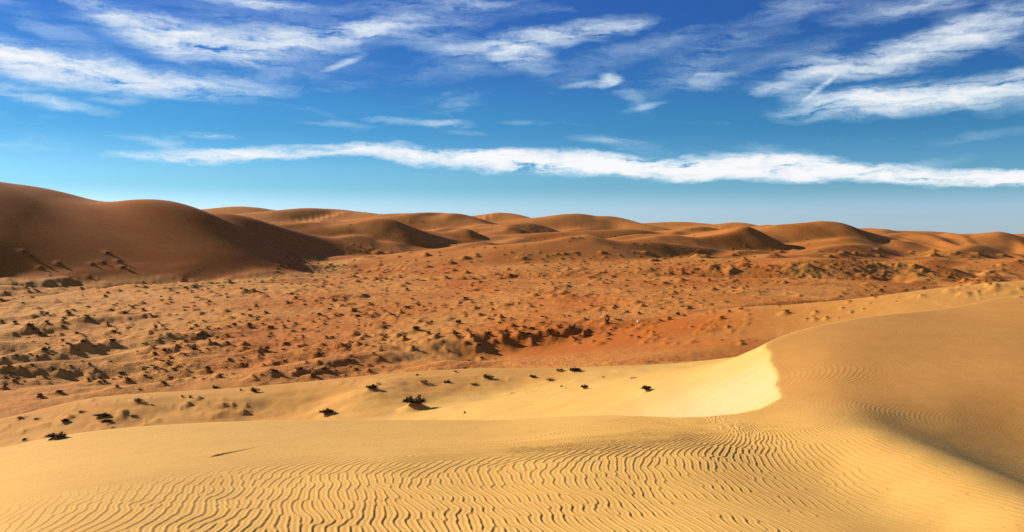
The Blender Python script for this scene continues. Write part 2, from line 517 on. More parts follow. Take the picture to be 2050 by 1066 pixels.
zf = zf + bump(xs, ys, 760, 800, 79, 4.5, 7, 1.0) - bump(xs, ys, 1010, 810, 76, 4.5, 8, 1.0) + bump(xs, ys, 1200, 760, 86, 5, 6, 0.5)
zf = zf + bump(xs, ys, 300, 800, 84, 9, 4, 0.5) - bump(xs, ys, 560, 815, 77, 5, 6, 0.7)
z0 = Z[m]
lb = LAB[m]
lb[zf > z0] = 1
LAB[m] = lb
Z[m] = smax(zf, z0, 0.8)

# --- the dune the viewer stands on, with its crest running round the bowl and up the right-hand dune
CR = [(-900, 1000, 23), (-300, 945, 26), (0, 899, 27), (150, 870, 28), (380, 850, 29), (700, 843, 30), (1000, 843, 29), (1180, 832, 27),
      (1300, 834, 25), (1390, 836, 23.6), (1500, 824, 23.8), (1552, 802, 26), (1557, 765, 31), (1545, 720, 37), (1537, 688, 42),
      (1600, 662, 47), (1700, 640, 53), (1800, 627, 60), (1870, 621, 66), (1950, 607, 72), (2050, 590, 79), (2400, 545, 92)]
CTRL = [(0, 1066, 8.5), (500, 1066, 8), (1000, 1066, 8), (1400, 1066, 8), (1700, 1066, 8.6), (1900, 1050, 9.3), (2050, 1066, 7.8),
        (0, 980, 14), (500, 980, 12.5), (1000, 980, 12), (1300, 980, 11.6), (1560, 980, 12.0),
        (0, 925, 22), (400, 910, 18.4), (800, 910, 17.5), (1150, 910, 15.6), (1400, 910, 14.9), (1560, 910, 15.4),
        (1680, 930, 14.2), (1780, 990, 11.6),
        (1640, 850, 18.6), (1750, 872, 16), (1850, 912, 13.5), (1950, 960, 11.35), (2050, 1005, 9.75), (2180, 1060, 8.3),
        (1540, 832, 22.5), (1620, 820, 22.6), (1720, 820, 22.6), (1800, 845, 22.0), (1900, 878, 21.1), (2000, 915, 20.1), (2060, 935, 19.6), (2250, 960, 19.5),
        (1900, 815, 25.2), (1900, 755, 30.6), (1900, 695, 39.4), (2050, 840, 24.6), (2050, 740, 32.2), (2050, 670, 46), (2300, 820, 25), (2300, 700, 42),
        (1660, 770, 28.5), (1660, 710, 36), (1760, 760, 30), (1760, 690, 39.5), (1800, 650, 50), (1950, 645, 54), (2050, 635, 58)]
cp = [at(*p) for p in CR[1:-1] + CTRL]
cp = [(math.atan2(x, y), math.log(math.hypot(x, y)), z) for x, y, z in cp]
for a_ in (-34, -17, 0, 17, 34):
    for r_, z_ in ((0.6, -1.62), (2.5, -1.78), (5.0, -2.15)):
        cp.append((R(a_), math.log(r_), z_))
cp = np.array(cp)
KX, KY = 3.0, 1.0


def tk(d2):
    return d2 * np.log(d2 + 1e-9)


def tps_fit(P, lam):
    n = len(P)
    A = tk(((P[:, None, :2] - P[None, :, :2]) * (KX, KY)).__pow__(2).sum(-1)) + lam * np.eye(n)
    Q = np.hstack([np.ones((n, 1)), P[:, :2]])
    M = np.zeros((n + 3, n + 3))
    M[:n, :n], M[:n, n:], M[n:, :n] = A, Q, Q.T
    return np.linalg.solve(M, np.concatenate([P[:, 2], np.zeros(3)]))


wts = tps_fit(cp, 0.006)


def tps(th, rho):
    s = wts[-3] + wts[-2] * th + wts[-1] * rho
    for i in range(len(cp)):
        s = s + wts[i] * tk(((th - cp[i, 0]) * KX) ** 2 + ((rho - cp[i, 1]) * KY) ** 2)
    return s


SC = spline([at(*p) for p in CR], 150)
# small scallops along the sharp part of the crest
tt = np.arange(150)
jj = (SC[:, 1] > 24.5) & (SC[:, 1] < 44) & (SC[:, 0] > 6)
rs = np.random.RandomState(5)
SC[jj, 0] += 0.07 * np.sin(tt[jj] * 0.9) + 0.03 * rs.randn(jj.sum())
m = RG < 130
xs, ys = X[m], Y[m]
d, sd, t = nearest(xs, ys, SC)
thc = np.clip(TG[m], R(-38), R(38))
za = tps(thc, np.log(np.clip(RG[m], 0.5, 100)))
zcr = tps(np.clip(np.arctan2(SC[:, 0], SC[:, 1]), R(-38), R(38)), np.log(np.hypot(SC[:, 0], SC[:, 1])))
zc_ = np.interp(t, tt, zcr)
sharp = np.interp(t, tt, sstep(1.0, 5.5, SC[:, 0]))             # 0 on the rounded left part, 1 round the bowl
wr = 3.5 + (0.35 - 3.5) * sharp
s1 = 0.40 + 0.02 * sharp
zo_round = zc_ - 0.13 * d - (s1 - 0.13) * (np.sqrt(d * d + wr * wr) - wr)
zo_sharp = zc_ - 0.235 * d - 1.6 * (1 - np.exp(-d / 4.2))
zo = zo_round * (1 - sharp) + zo_sharp * sharp
zo = zo + 0.10 * fbm(xs / 3.0, ys / 5.0, 61, 2) * sstep(0.4, 3, d) + 0.05 * sharp * fbm(t / 1.1, d / 9, 63, 2) * sstep(0.1, 1.2, d)
out = sd > 0
zf = np.where(out, zo, za)
z0 = Z[m]
lb = LAB[m]
lb[zf > z0 - 0.3] = 0
LAB[m] = lb
k_ = np.where(out, 2.2, 0.01)
zf = np.where(out | (RG[m] > 90), smax(zf, z0, k_), zf)
# behind and beside the frame the dune simply carries on
Z[m] = zf
INSIDE = np.zeros(X.shape, bool)
INSIDE[m] = ~out
print("near dune", round(time.time() - T0, 1))


for it in range(3):
    i0 = int(np.searchsorted(RR, 430 if it < 1 else 900))
    blk = Z[i0 - 1:]
    blk[1:-1, 1:-1] = (4 * blk[1:-1, 1:-1] + 2 * blk[:-2, 1:-1] + 2 * blk[2:, 1:-1] + 2 * blk[1:-1, :-2] + 2 * blk[1:-1, 2:]
                       + blk[:-2, :-2] + blk[:-2, 2:] + blk[2:, :-2] + blk[2:, 2:]) / 16
Z0 = Z.copy()
# ------------------------------------------------------------------ picking points of the ground
PY = HZ - Z0 / np.maximum(Y, 1e-3) * F
VIS = np.minimum.accumulate(np.where(RG > 3, PY, 1e9), axis=0)


def col_of(x, y):
    return float(np.interp(math.atan2(x, y), TH, np.arange(NTH)))


def hit(px, py):
    """where the sight line through a photograph pixel meets the ground"""
    th = math.atan((px - 1025) / F)
    j = int(round(np.interp(th, TH, np.arange(NTH))))
    col = VIS[:, j]
    i = int(np.argmax(col <= py))
    if i == 0 or col[i] > py:
        return None
    a, b = PY[i - 1, j], PY[i, j]
    f = 1.0 if abs(a - b) < 1e-6 or a < py else (a - py) / (a - b)
    r = RR[i - 1] + (RR[i] - RR[i - 1]) * min(max(f, 0), 1)
    return r * math.sin(th), r * math.cos(th)


def ground(x, y, A=None):
    A = Z if A is None else A
    r = math.hypot(x, y)
    i = float(np.interp(r, RR, np.arange(NR)))
    j = col_of(x, y)
    i0, j0 = min(int(i), NR - 2), min(int(j), NTH - 2)
    u, v = i - i0, j - j0
    return float((A[i0, j0] * (1 - u) + A[i0 + 1, j0] * u) * (1 - v) + (A[i0, j0 + 1] * (1 - u) + A[i0 + 1, j0 + 1] * u) * v)


# ------------------------------------------------------------------ where the shrubs stand
rnd = random.Random(4)
# (photo x, y of the foot, width in photo pixels, height in photo pixels, style, label)
NEAR = [
    (508, 786, 30, 13, 0, "dark round shrub with a shadow on the crest of the sand ridge, left of centre"),
    (483, 783, 13, 7, 1, "small dark tuft just left of the round shrub on the ridge crest"),
    (381, 799, 17, 12, 1, "dark upright shrub with two tips on the left part of the ridge"),
    (365, 796, 11, 7, 1, "tiny shrub beside the upright two-tipped shrub on the left ridge"),
    (275, 806, 30, 11, 2, "wispy brown shrub on pale sand at the left end of the ridge"),
    (430, 778, 24, 9, 0, "dark shrub half hidden behind the ridge crest at left"),
    (745, 781, 32, 14, 3, "dark crumbly mound shrub at the left of the ridge's central group"),
    (832, 818, 62, 26, 3, "largest dark ragged shrub mound low on the ridge, above the foreground dune"),
    (655, 832, 42, 13, 3, "flat dark shrub mound just above the foreground dune crest"),
    (848, 767, 26, 8, 2, "pale brown wispy tuft on the ridge, second from left in its row"),
    (896, 767, 22, 10, 0, "small dark bush on bare ridge sand left of the shrub with a long shadow"),
    (975, 759, 34, 13, 0, "dark bush with a long thin shadow on the ridge top"),
    (950, 771, 28, 8, 2, "thin straggling twigs on sand below the bush with the long shadow"),
    (912, 746, 14, 6, 1, "small tuft at the skyline of the sand ridge, middle"),
    (836, 752, 14, 6, 1, "small dark tuft near the ridge skyline left of centre"),
    (930, 738, 18, 6, 1, "dark tuft peeping over the highest part of the ridge skyline"),
    (1068, 757, 22, 9, 0, "dark low bush on the ridge with trailing twigs to its right"),
    (1100, 763, 38, 7, 2, "trailing row of dry twigs right of the dark low bush"),
    (1120, 744, 28, 9, 2, "dry brown clump at the left end of the ridge skyline thicket"),
    (1152, 745, 44, 13, 0, "widest dark thicket on the skyline of the ridge"),
    (1170, 780, 22, 10, 3, "dark pointed clump on the right part of the ridge"),
    (1292, 785, 30, 15, 3, "dark peaked shrub mound beside the bright slip face"),
    (1268, 758, 22, 5, 2, "flat thin tuft on smooth sand right of the skyline thicket"),
    (1125, 776, 12, 6, 1, "small dark tuft between the ridge clumps, right of centre"),
    (1208, 756, 10, 5, 1, "very small tuft below the right end of the skyline thicket"),
    (930, 828, 14, 9, 1, "small dark stub in the shaded hollow above the foreground crest"),
    (115, 880, 52, 14, 3, "large dark shrub mound at far left above the foreground crest"),
    (50, 882, 18, 9, 1, "dark shrub left of the large mound at far left"),
    (130, 846, 24, 9, 3, "dark domed shrub on the ridge slope, far left middle"),
    (165, 826, 26, 6, 2, "low dark streaky shrub on the left ridge slope"),
    (45, 838, 36, 7, 2, "long flat dark shrub at the left edge of the ridge"),
    (205, 836, 42, 8, 3, "long dark shrub mound in the middle of the left ridge slope"),
    (212, 845, 30, 7, 3, "dark shrub just below the long mound of the left ridge slope"),
    (75, 840, 24, 7, 2, "dark shrub right of the long flat one at the left edge"),
    (305, 812, 14, 5, 1, "tiny dark tuft right below the wispy brown shrub"),
    (268, 834, 26, 8, 2, "ragged brown shrub in the left ridge's streaky patch"),
]
VALLEY = [
    # left plain
    (30, 650, 26, 9), (95, 650, 22, 9), (62, 664, 26, 11), (80, 672, 24, 9), (126, 686, 16, 7), (225, 690, 34, 11), (170, 694, 36, 11), (145, 702, 12, 8),
    (75, 718, 20, 9), (8, 722, 20, 9), (18, 735, 28, 8), (330, 707, 28, 9), (222, 728, 26, 7), (255, 660, 22, 7), (300, 672, 22, 6), (228, 668, 42, 16),
    (90, 704, 50, 12), (258, 766, 26, 13), (340, 760, 20, 11), (330, 770, 24, 10), (178, 766, 20, 9), (80, 798, 30, 8), (120, 790, 44, 12), (235, 779, 20, 8),
    (10, 778, 18, 9), (350, 744, 26, 9), (310, 740, 20, 6), (245, 750, 30, 7), (200, 760, 22, 6), (295, 738, 20, 5), (310, 714, 26, 12), (280, 782, 18, 6),
    (417, 746, 34, 14), (440, 756, 22, 8), (485, 732, 22, 10), (530, 706, 40, 14), (487, 718, 24, 8), (550, 748, 48, 12), (600, 748, 26, 12), (628, 756, 36, 9),
    (650, 744, 24, 10), (640, 716, 30, 14), (700, 722, 22, 8), (570, 724, 18, 8), (740, 744, 22, 7), (470, 656, 40, 12), (500, 656, 30, 9), (525, 652, 24, 7),
    (540, 658, 24, 7), (592, 649, 18, 9), (640, 634, 30, 9), (710, 625, 30, 8), (715, 637, 34, 10), (660, 621, 18, 6), (592, 601, 26, 8), (483, 582, 24, 7),
    (433, 592, 20, 6), (400, 601, 20, 6), (645, 576, 26, 10), (690, 600, 14, 6), (580, 590, 20, 8), (600, 570, 18, 6), (730, 594, 16, 5), (403, 674, 18, 7),
    (455, 690, 22, 7), (420, 688, 18, 7), (770, 585, 24, 6), (770, 676, 20, 9), (650, 652, 20, 5), (485, 632, 24, 6), (500, 622, 16, 6), (535, 628, 16, 5),
    # foot of the left dunes
    (48, 505, 16, 7), (62, 513, 12, 5), (118, 528, 26, 10), (82, 536, 12, 5), (206, 526, 18, 7), (185, 530, 14, 6), (215, 507, 14, 8), (238, 524, 18, 6),
    (245, 536, 16, 6), (140, 560, 20, 6), (178, 556, 14, 5), (100, 552, 10, 4), (75, 584, 22, 7), (105, 579, 16, 5), (215, 588, 40, 8), (70, 582, 18, 6),
    (135, 626, 18, 6), (250, 630, 34, 7), (175, 636, 24, 9), (90, 633, 40, 9), (45, 610, 22, 5), (370, 577, 26, 7), (340, 583, 22, 6), (10, 588, 40, 9),
    (556, 545, 12, 5), (600, 524, 14, 6), (615, 520, 16, 7), (640, 520, 16, 8), (648, 516, 12, 6), (575, 515, 16, 5), (580, 535, 16, 5), (660, 530, 14, 6),
    (625, 555, 16, 6), (655, 556, 18, 8), (690, 532, 18, 6), (700, 508, 16, 6), (710, 522, 18, 7), (735, 506, 16, 6), (755, 510, 14, 5), (720, 495, 10, 5), (545, 562, 14, 5),
    # central plain
    (815, 618, 40, 8), (840, 614, 14, 6), (853, 621, 12, 5), (868, 624, 16, 4), (890, 611, 14, 5), (860, 609, 14, 5), (932, 602, 24, 8), (995, 584, 20, 7), (965, 595, 12, 5),
    (815, 582, 22, 5), (795, 587, 14, 5), (960, 569, 12, 5), (945, 574, 14, 5), (848, 562, 22, 8), (780, 562, 20, 8), (770, 548, 18, 6), (845, 548, 18, 6), (893, 548, 22, 6),
    (905, 640, 26, 4), (980, 641, 28, 6), (918, 648, 28, 10), (860, 650, 24, 8), (840, 646, 14, 5), (835, 664, 36, 12), (858, 672, 20, 8), (875, 675, 22, 8), (910, 675, 30, 8),
    (810, 680, 18, 8), (945, 675, 16, 6), (975, 674, 36, 13), (1010, 665, 24, 9), (935, 690, 22, 8), (960, 695, 26, 10), (828, 702, 22, 9), (965, 720, 18, 6), (938, 722, 14, 4),
    (1000, 652, 18, 6), (1025, 640, 22, 7), (1045, 672, 30, 8), (1065, 660, 26, 9), (1085, 650, 22, 7), (1100, 668, 28, 16), (1050, 659, 16, 5), (1120, 657, 22, 9), (1145, 662, 34, 12),
    (1178, 664, 16, 12), (1170, 672, 10, 9), (1215, 648, 20, 16), (1218, 672, 18, 9), (1205, 619, 16, 6), (1165, 640, 14, 5), (1255, 626, 18, 7), (1255, 658, 14, 5), (1278, 676, 12, 5),
    (1300, 650, 22, 7), (1322, 645, 24, 8), (1340, 641, 22, 8), (1358, 633, 24, 10), (1370, 634, 16, 6), (1380, 618, 20, 8), (1425, 613, 24, 6), (1460, 626, 16, 6), (1445, 639, 22, 6),
    (1385, 655, 12, 5), (1455, 606, 24, 5), (1445, 682, 14, 4), (1428, 726, 14, 4), (1310, 683, 10, 6), (1280, 630, 16, 5), (1185, 617, 16, 4), (1215, 634, 14, 6),
    # right of centre, farther
    (1240, 580, 14, 5), (1390, 580, 16, 6), (1330, 570, 16, 6), (1362, 574, 14, 5), (1310, 572, 14, 5), (1125, 588, 12, 4), (1180, 572, 12, 5), (1105, 572, 14, 5), (1255, 563, 14, 5),
    (1420, 564, 16, 6), (1440, 546, 14, 5), (1395, 539, 18, 6), (1365, 560, 14, 5), (1480, 568, 12, 4), (1535, 542, 20, 7), (1555, 545, 24, 9), (1500, 536, 28, 8), (1600, 556, 18, 5),
    (1765, 584, 22, 7), (1812, 584, 22, 7), (1850, 580, 22, 10), (1700, 605, 12, 5), (1840, 554, 22, 5), (1858, 562, 14, 5), (1575, 628, 26, 10), (1635, 626, 16, 6), (1795, 604, 10, 4),
    (1690, 590, 14, 4), (1745, 593, 10, 4), (1900, 556, 12, 4), (1935, 562, 22, 5), (1990, 562, 16, 6), (2005, 562, 14, 5), (1630, 541, 14, 5), (1695, 546, 12, 4), (1900, 519, 20, 7),
    (1960, 517, 18, 6), (1490, 517, 20, 6), (1510, 515, 18, 5), (1480, 506, 18, 6), (1465, 502, 12, 4), (1500, 526, 20, 5), (1615, 480, 12, 4), (1620, 489, 16, 4), (1705, 494, 10, 4),
    (1160, 476, 16, 6), (1230, 474, 12, 5), (1145, 477, 10, 4), (1140, 484, 8, 3), (1090, 525, 12, 5), (1270, 489, 12, 5), (1290, 490, 14, 5), (955, 465, 12, 5), (985, 486, 14, 5),
    (1025, 506, 12, 5), (948, 497, 10, 4), (970, 497, 10, 4), (990, 497, 12, 4), (880, 506, 16, 5), (1085, 519, 10, 4), (1060, 520, 10, 4), (1260, 524, 10, 4), (1330, 520, 12, 5),
    (845, 444, 7, 3), (820, 444, 7, 3), (1020, 447, 8, 3), (1005, 450, 7, 3), (985, 452, 7, 3), (1060, 452, 7, 3), (1385, 460, 6, 4), (1410, 460, 6, 4), (1390, 472, 7, 3), (870, 458, 9, 3),
    (1045, 465, 8, 3), (1075, 463, 7, 3), (700, 450, 7, 3),
]

# random fill, kept inside the shrub-dotted areas of the plain
AREAS = [  # photo polygon box x0,x1,y0,y1, count, width range
    (0, 420, 565, 770, 420, (6, 22)), (300, 780, 560, 755, 520, (6, 20)), (640, 1000, 510, 640, 220, (6, 16)), (1000, 1480, 510, 600, 420, (6, 15)),
    (760, 1300, 600, 690, 170, (7, 20)), (1300, 1760, 520, 640, 170, (6, 15)), (1700, 2050, 510, 585, 110, (6, 14)), (540, 780, 490, 570, 110, (6, 14)),
    (960, 1340, 440, 500, 45, (4, 8)), (1560, 2050, 475, 530, 40, (4, 9)), (1380, 1560, 470, 535, 24, (5, 10)), (640, 1000, 690, 740, 18, (7, 14)),
]
fill = []
for (x0, x1, y0, y1, n, wr_) in AREAS:
    for _ in range(n):
        fill.append((rnd.uniform(x0, x1), rnd.uniform(y0, y1), rnd.uniform(*wr_)))
SHRUBS = []      # x, y, width, height, kind, label, px, py
for (px, py, w, h, sty, label) in NEAR:
    p = hit(px, py)
    if p:
        d_ = math.hypot(*p)
        SHRUBS.append([p[0], p[1], w * p[1] / F, h * p[1] / F, sty, label, px, py, True])
for (px, py, w, h) in VALLEY:
    p = hit(px, py)
    if p and 100 < p[1] < 1100:
        w, h = min(w, 3.6 * F / p[1]), min(h, 1.3 * F / p[1])
        SHRUBS.append([p[0], p[1], w * p[1] / F, h * p[1] / F, 4, None, px, py, False])
N_NAMED = len(SHRUBS)
for (px, py, w) in fill:
    p = hit(px, py)
    if p and 100 < p[1] < 1300 and perlin(np.array([px / 60.0]), np.array([py / 26.0]), 91)[0] > rnd.uniform(-0.35, 0.3):
        w = min(w, 3.0 * F / p[1])
        SHRUBS.append([p[0], p[1], w * p[1] / F, 0.30 * w * p[1] / F, 5, None, px, py, False])
print("shrubs", len(SHRUBS), N_NAMED, round(time.time() - T0, 1))


# ------------------------------------------------------------------ sand mounds round the shrubs, drawn out by the wind
def mound(x, y, wide, h, tail, ang):
    """low mound with a steep head and a tail towards ang"""
    reach = wide * (2.2 + tail)
    r, th = math.hypot(x, y), math.atan2(x, y)
    i0, i1 = np.searchsorted(RR, [max(r - reach, 0.1), r + reach])
    dth = reach / max(r, 1)
    j0, j1 = np.searchsorted(TH, [th - dth, th + dth])
    i0, j0 = max(i0 - 1, 0), max(j0 - 1, 0)
    sx, sy = X[i0:i1 + 1, j0:j1 + 1] - x, Y[i0:i1 + 1, j0:j1 + 1] - y
    a = sx * math.cos(ang) + sy * math.sin(ang)
    b = -sx * math.sin(ang) + sy * math.cos(ang)
    a = np.where(a > 0, a / (1 + tail), a)
    q2 = (a * a + b * b) / (wide * wide * 0.30)
    Z[i0:i1 + 1, j0:j1 + 1] += 1.25 * h * np.clip(1 - np.sqrt(q2 * 0.42 + 0.004), 0, 1) ** 1.45


mr = random.Random(9)
for s in SHRUBS:
    x, y, w, h, sty = s[:5]
    if sty < 4:
        if sty == 3:
            mound(x, y, w * 0.62, h * 0.55, 0.3, R(200))
        else:
            mound(x, y, w * 0.5, h * 0.25, 0.6, R(200))
    elif y > 100:
        k = mr.uniform(0.6, 1.15)
        mound(x - 0.15 * w, y, w * 0.72, min(h * k * 0.85, 0.8 if y < 330 else 0.40 if y < 420 else 0.26), mr.uniform(0.2, 1.6), R(mr.uniform(185, 235)))
# bare hummocks between them
for (x0, x1, y0, y1, n) in [(0, 780, 560, 770, 2600), (700, 1500, 505, 690, 2200), (1400, 2050, 500, 600, 800), (0, 500, 790, 880, 420), (1000, 1330, 755, 825, 60)]:
    for _ in range(n):
        px, py = mr.uniform(x0, x1), mr.uniform(y0, y1)
        p = hit(px, py)
        if not p or p[1] < 62 or p[1] > 800 or perlin(np.array([px / 75.0]), np.array([py / 32.0]), 93)[0] < mr.uniform(-0.35, 0.3):
            continue
        w = (6 + 26 * mr.random() ** 2.5) * p[1] / F
        mound(p[0], p[1], w * 0.6, w * mr.uniform(0.08, 0.22), mr.uniform(0.2, 1.6), R(mr.uniform(180, 235)))

# small wind-cut lip in the foreground sand
p0, p1 = hit(415, 917), hit(470, 905)
if p0 and p1:
    mm = (RG > 10) & (RG < 24) & (np.abs(X + 6) < 4)
    L = spline([(p0[0], p0[1], 0), ((p0[0] + p1[0]) / 2, (p0[1] + p1[1]) / 2 + 0.08, 0), (p1[0], p1[1], 0), (2.4 * p1[0] - 1.4 * p0[0], 2.4 * p1[1] - 1.4 * p0[1] + .1, 0)], 24)
    d, sd, t = nearest(X[mm], Y[mm], L)
    fall = np.interp(t, [0, 3, 9, 23], [0, 1, 0.7, 0])
    Z[mm] += fall * 0.022 * np.where(sd > 0, np.exp(-(d / 0.35) ** 2), -0.2 * np.exp(-(d / 0.15) ** 2))

# ------------------------------------------------------------------ wind ripples
NS, DX, LAM = 1080, 0.0155, 0.118


def ripples():
    rs = np.random.RandomState(3)
    u = rs.randn(NS, NS) * 0.1
    kx = np.fft.rfftfreq(NS, DX)[None, :] * 2 * np.pi
    ky = np.fft.fftfreq(NS, DX)[:, None] * 2 * np.pi
    k0 = 2 * np.pi / LAM
    k2 = (kx ** 2 + 1.0 * ky ** 2) / k0 ** 2
    lin = 0.55 - (k2 - 1) ** 2 - 1.6 * (ky / k0) ** 2
    den = 1.0 / (1 - 0.6 * lin)
    for it in range(56):
        nl = -u ** 3 + 0.25 * u * u
        u = np.fft.irfft2((np.fft.rfft2(u) + 0.6 * np.fft.rfft2(nl)) * den, s=(NS, NS))
    u = u / np.abs(u).max() * 1.15
    # lean the crests towards the lee side (right)
    return u.astype(np.float32)


RIP = ripples()
print("ripples", round(time.time() - T0, 1))


def rip_at(x, y):
    fx, fy = np.mod(x / DX, NS), np.mod(y / DX, NS)
    i, j = np.floor(fx).astype(int), np.floor(fy).astype(int)
    a, b = (fx - i).astype(np.float32), (fy - j).astype(np.float32)
    i1, j1 = (i + 1) % NS, (j + 1) % NS
    i, j = i % NS, j % NS
    return (RIP[j, i] * (1 - a) + RIP[j, i1] * a) * (1 - b) + (RIP[j1, i] * (1 - a) + RIP[j1, i1] * a) * b


m = (RG < 62) & INSIDE & (np.abs(TG) < R(36))
xs, ys, us, py0 = X[m], Y[m], X[m] / Y[m], PY[m]
px0 = 1025 + us * F
# the ripple lines run away from the viewer and swing to the right near the crest
bend = 0.05 * np.maximum(ys - 12.5, 0) ** 2 * (1 - sstep(3.5, 7.5, xs))
left_ = 1 - sstep(-3.0, 3.0, xs)
xw = xs - bend + (0.20 + 0.16 * (1 - sstep(-7, -2, xs))) * (ys - 9) * left_ + 0.085 * fbm(xs / 2.2, ys / 3.2, 81, 2) + 0.028 * fbm(xs / 0.5, ys / 0.8, 83, 1)
yw = ys + 0.3 * fbm(xs / 3, ys / 3, 85, 1)
sc_ = 1.0 + 0.9 * sstep(22, 34, ys)
u0 = rip_at(xw / sc_, yw / sc_)
u1 = rip_at((xw - 0.024 * u0 * sc_) / sc_, yw / sc_)
prof = u1 + 0.20 * (u1 * u1 - 0.4)
patch = fbm(xs / 2.6, ys / 4.0, 87, 2)
amp = np.zeros_like(xs)
edge = np.interp(px0, [-200, 0, 250, 450, 700, 900, 1000, 1150, 1250, 1400, 1700], [1020, 1005, 970, 930, 895, 876, 862, 846, 830, 815, 800])
a1 = sstep(-14, 34, py0 - edge + 22 * patch) * np.interp(px0, [0, 300, 600, 1000, 1350, 1500, 1650, 1800, 2050], [.6, .8, .95, 1, 1, 1, .9, .8, .6])
amp += a1 * (ys < 26)
# patch on the flank of the right-hand dune
pr = np.exp(-(((px0 - 1690) / 130) ** 2 + ((py0 - 765) / 62) ** 2)) * 0.6 * (ys > 21)
amp = np.maximum(amp, pr * np.clip(0.6 + 1.2 * patch, 0, 1))
# smooth pool at the lower right
amp *= 1 - 0.75 * np.exp(-(((px0 - 1780) / 150) ** 2 + ((py0 - 1060) / 70) ** 2))
amp *= 1 - 0.92 * np.exp(-(((px0 - 1960) / 170) ** 2 + ((py0 - 880) / 75) ** 2))
amp *= 1 + 0.9 * sstep(13, 20, ys) * sstep(-1.5, 1.0, xs) * (1 - sstep(5.0, 8.0, xs))
Z[m] += 0.0067 * sc_ * amp * prof
Z[m] += 0.006 * fbm(xs / 0.8, ys / 1.1, 89, 2)
# broad ripples in the hollow of the plain
m = (RG > 150) & (RG < 215) & (np.abs(TG - R(9)) < R(9))
xs, ys = X[m], Y[m]
c = at(1290, 695, 172)
env = np.exp(-(((xs - c[0]) / 15) ** 2 + ((ys - c[1]) / 12) ** 2))
phs = (xs * 0.50 + ys * 0.87) / 3.2 + 0.8 * fbm(xs / 12, ys / 12, 95, 2)
Z[m] += env * 0.17 * np.sin(2 * np.pi * phs)
# rough plain
pm = np.where(LAB == 2, 1.0, np.where(LAB == 5, 0.25, 0.0))
for _ in range(24):
    pm[1:-1, 1:-1] = (pm[1:-1, 1:-1] * 2 + pm[:-2, 1:-1] + pm[2:, 1:-1] + pm[1:-1, :-2] + pm[1:-1, 2:]) / 6
ROUGH = np.where(LAB == 1, 0.10, np.where(LAB == 4, 0.30, np.where(LAB == 3, 0.06, np.where(LAB == 5, 0.12, np.where(LAB == 2, 1.0, 0.0)))))
for _ in range(40):
    ROUGH[1:-1, 1:-1] = (ROUGH[1:-1, 1:-1] * 2 + ROUGH[:-2, 1:-1] + ROUGH[2:, 1:-1] + ROUGH[1:-1, :-2] + ROUGH[1:-1, 2:]) / 6
ROUGH = ROUGH * np.clip(0.55 + 1.3 * fbm(X / 26, Y / 40, 131, 2), 0.1, 1.3)
ROUGH = ROUGH * (1 - 0.8 * np.exp(-((X - at(1290, 700, 170)[0]) / 22) ** 2 - ((Y - 168) / 16) ** 2))
m = (RG > 105) & (RG < 900) & (pm > 0.01) & (np.abs(TG) < R(36))
xs, ys = X[m], Y[m]
hol = at(1290, 700, 170)
smooth_ = 1 - 0.85 * np.exp(-(((xs - hol[0]) / 22) ** 2 + ((ys - hol[1]) / 16) ** 2))
smooth_ *= pm[m] * np.clip(0.75 + 1.1 * fbm(xs / 40, ys / 55, 121, 2), 0.25, 1.4)
rough = 0.06 * fbm(xs / 0.9, ys / 2.2, 96, 1) + 0.19 * fbm(xs / 2.0, ys / 3.0, 97, 2) + 0.50 * np.maximum(fbm((xs + 0.5 * ys) / 5.5, (ys - 0.3 * xs) / 11, 99, 2), -0.15)
Z[m] += rough * smooth_ * np.interp(RG[m], [105, 130, 500, 900], [0, 1, 1.2, 0.6])
m = (RG > 350) & (RG < 2600) & (LAB == 4)
Z[m] += 0.35 * fbm(X[m] / 20, Y[m] / 30, 107, 2) * sstep(350, 600, RG[m])
print("detail", round(time.time() - T0, 1))

# ------------------------------------------------------------------ sand: how red it is (pale near the viewer, palest on the slip face, rusty on the plain)
red = np.interp(RG, [0, 20, 60, 100, 125, 300, 900, 2500], [0.0, 0.02, 0.10, 0.16, 0.8, 0.88, 0.82, 0.70])
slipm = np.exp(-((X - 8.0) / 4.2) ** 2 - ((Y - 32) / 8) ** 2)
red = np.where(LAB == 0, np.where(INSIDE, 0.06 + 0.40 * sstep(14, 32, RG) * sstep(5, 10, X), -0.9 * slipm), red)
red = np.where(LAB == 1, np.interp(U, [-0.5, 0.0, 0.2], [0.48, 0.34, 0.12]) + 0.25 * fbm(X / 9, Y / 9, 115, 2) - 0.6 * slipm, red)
red = np.where(LAB == 5, np.interp(U, [0.10, 0.45], [0.85, 0.42]), red)
red = np.where(LAB == 3, 0.95, red)
red = np.where((LAB == 2), red - 0.06 + 0.32 * fbm(X / 34, Y / 60, 111, 3) - 0.25 * sstep(-40, -130, X) , red)
hol = at(1250, 690, 174)
red = red + 0.35 * np.exp(-(((X - hol[0]) / 30) ** 2 + ((Y - hol[1]) / 16) ** 2))
red = np.clip(red, -1, 1.15)
# soften the borders between kinds of sand
for _ in range(26):
    red[1:-1, 1:-1] = (red[1:-1, 1:-1] * 2 + red[:-2, 1:-1] + red[2:, 1:-1] + red[1:-1, :-2] + red[1:-1, 2:]) / 6


# ------------------------------------------------------------------ materials
def new_mat(name):
    mt = bpy.data.materials.new(name)
    mt.use_nodes = True
    mt.node_tree.nodes.clear()
    t = NT(mt.node_tree)
    o = t.new('ShaderNodeOutputMaterial')
    b = t.new('ShaderNodeBsdfPrincipled')
    t.link(b.outputs[0], o.inputs[0])
    b.inputs['Roughness'].default_value = 0.95
    b.inputs['Specular IOR Level'].default_value = 0.1
    return mt, t, b


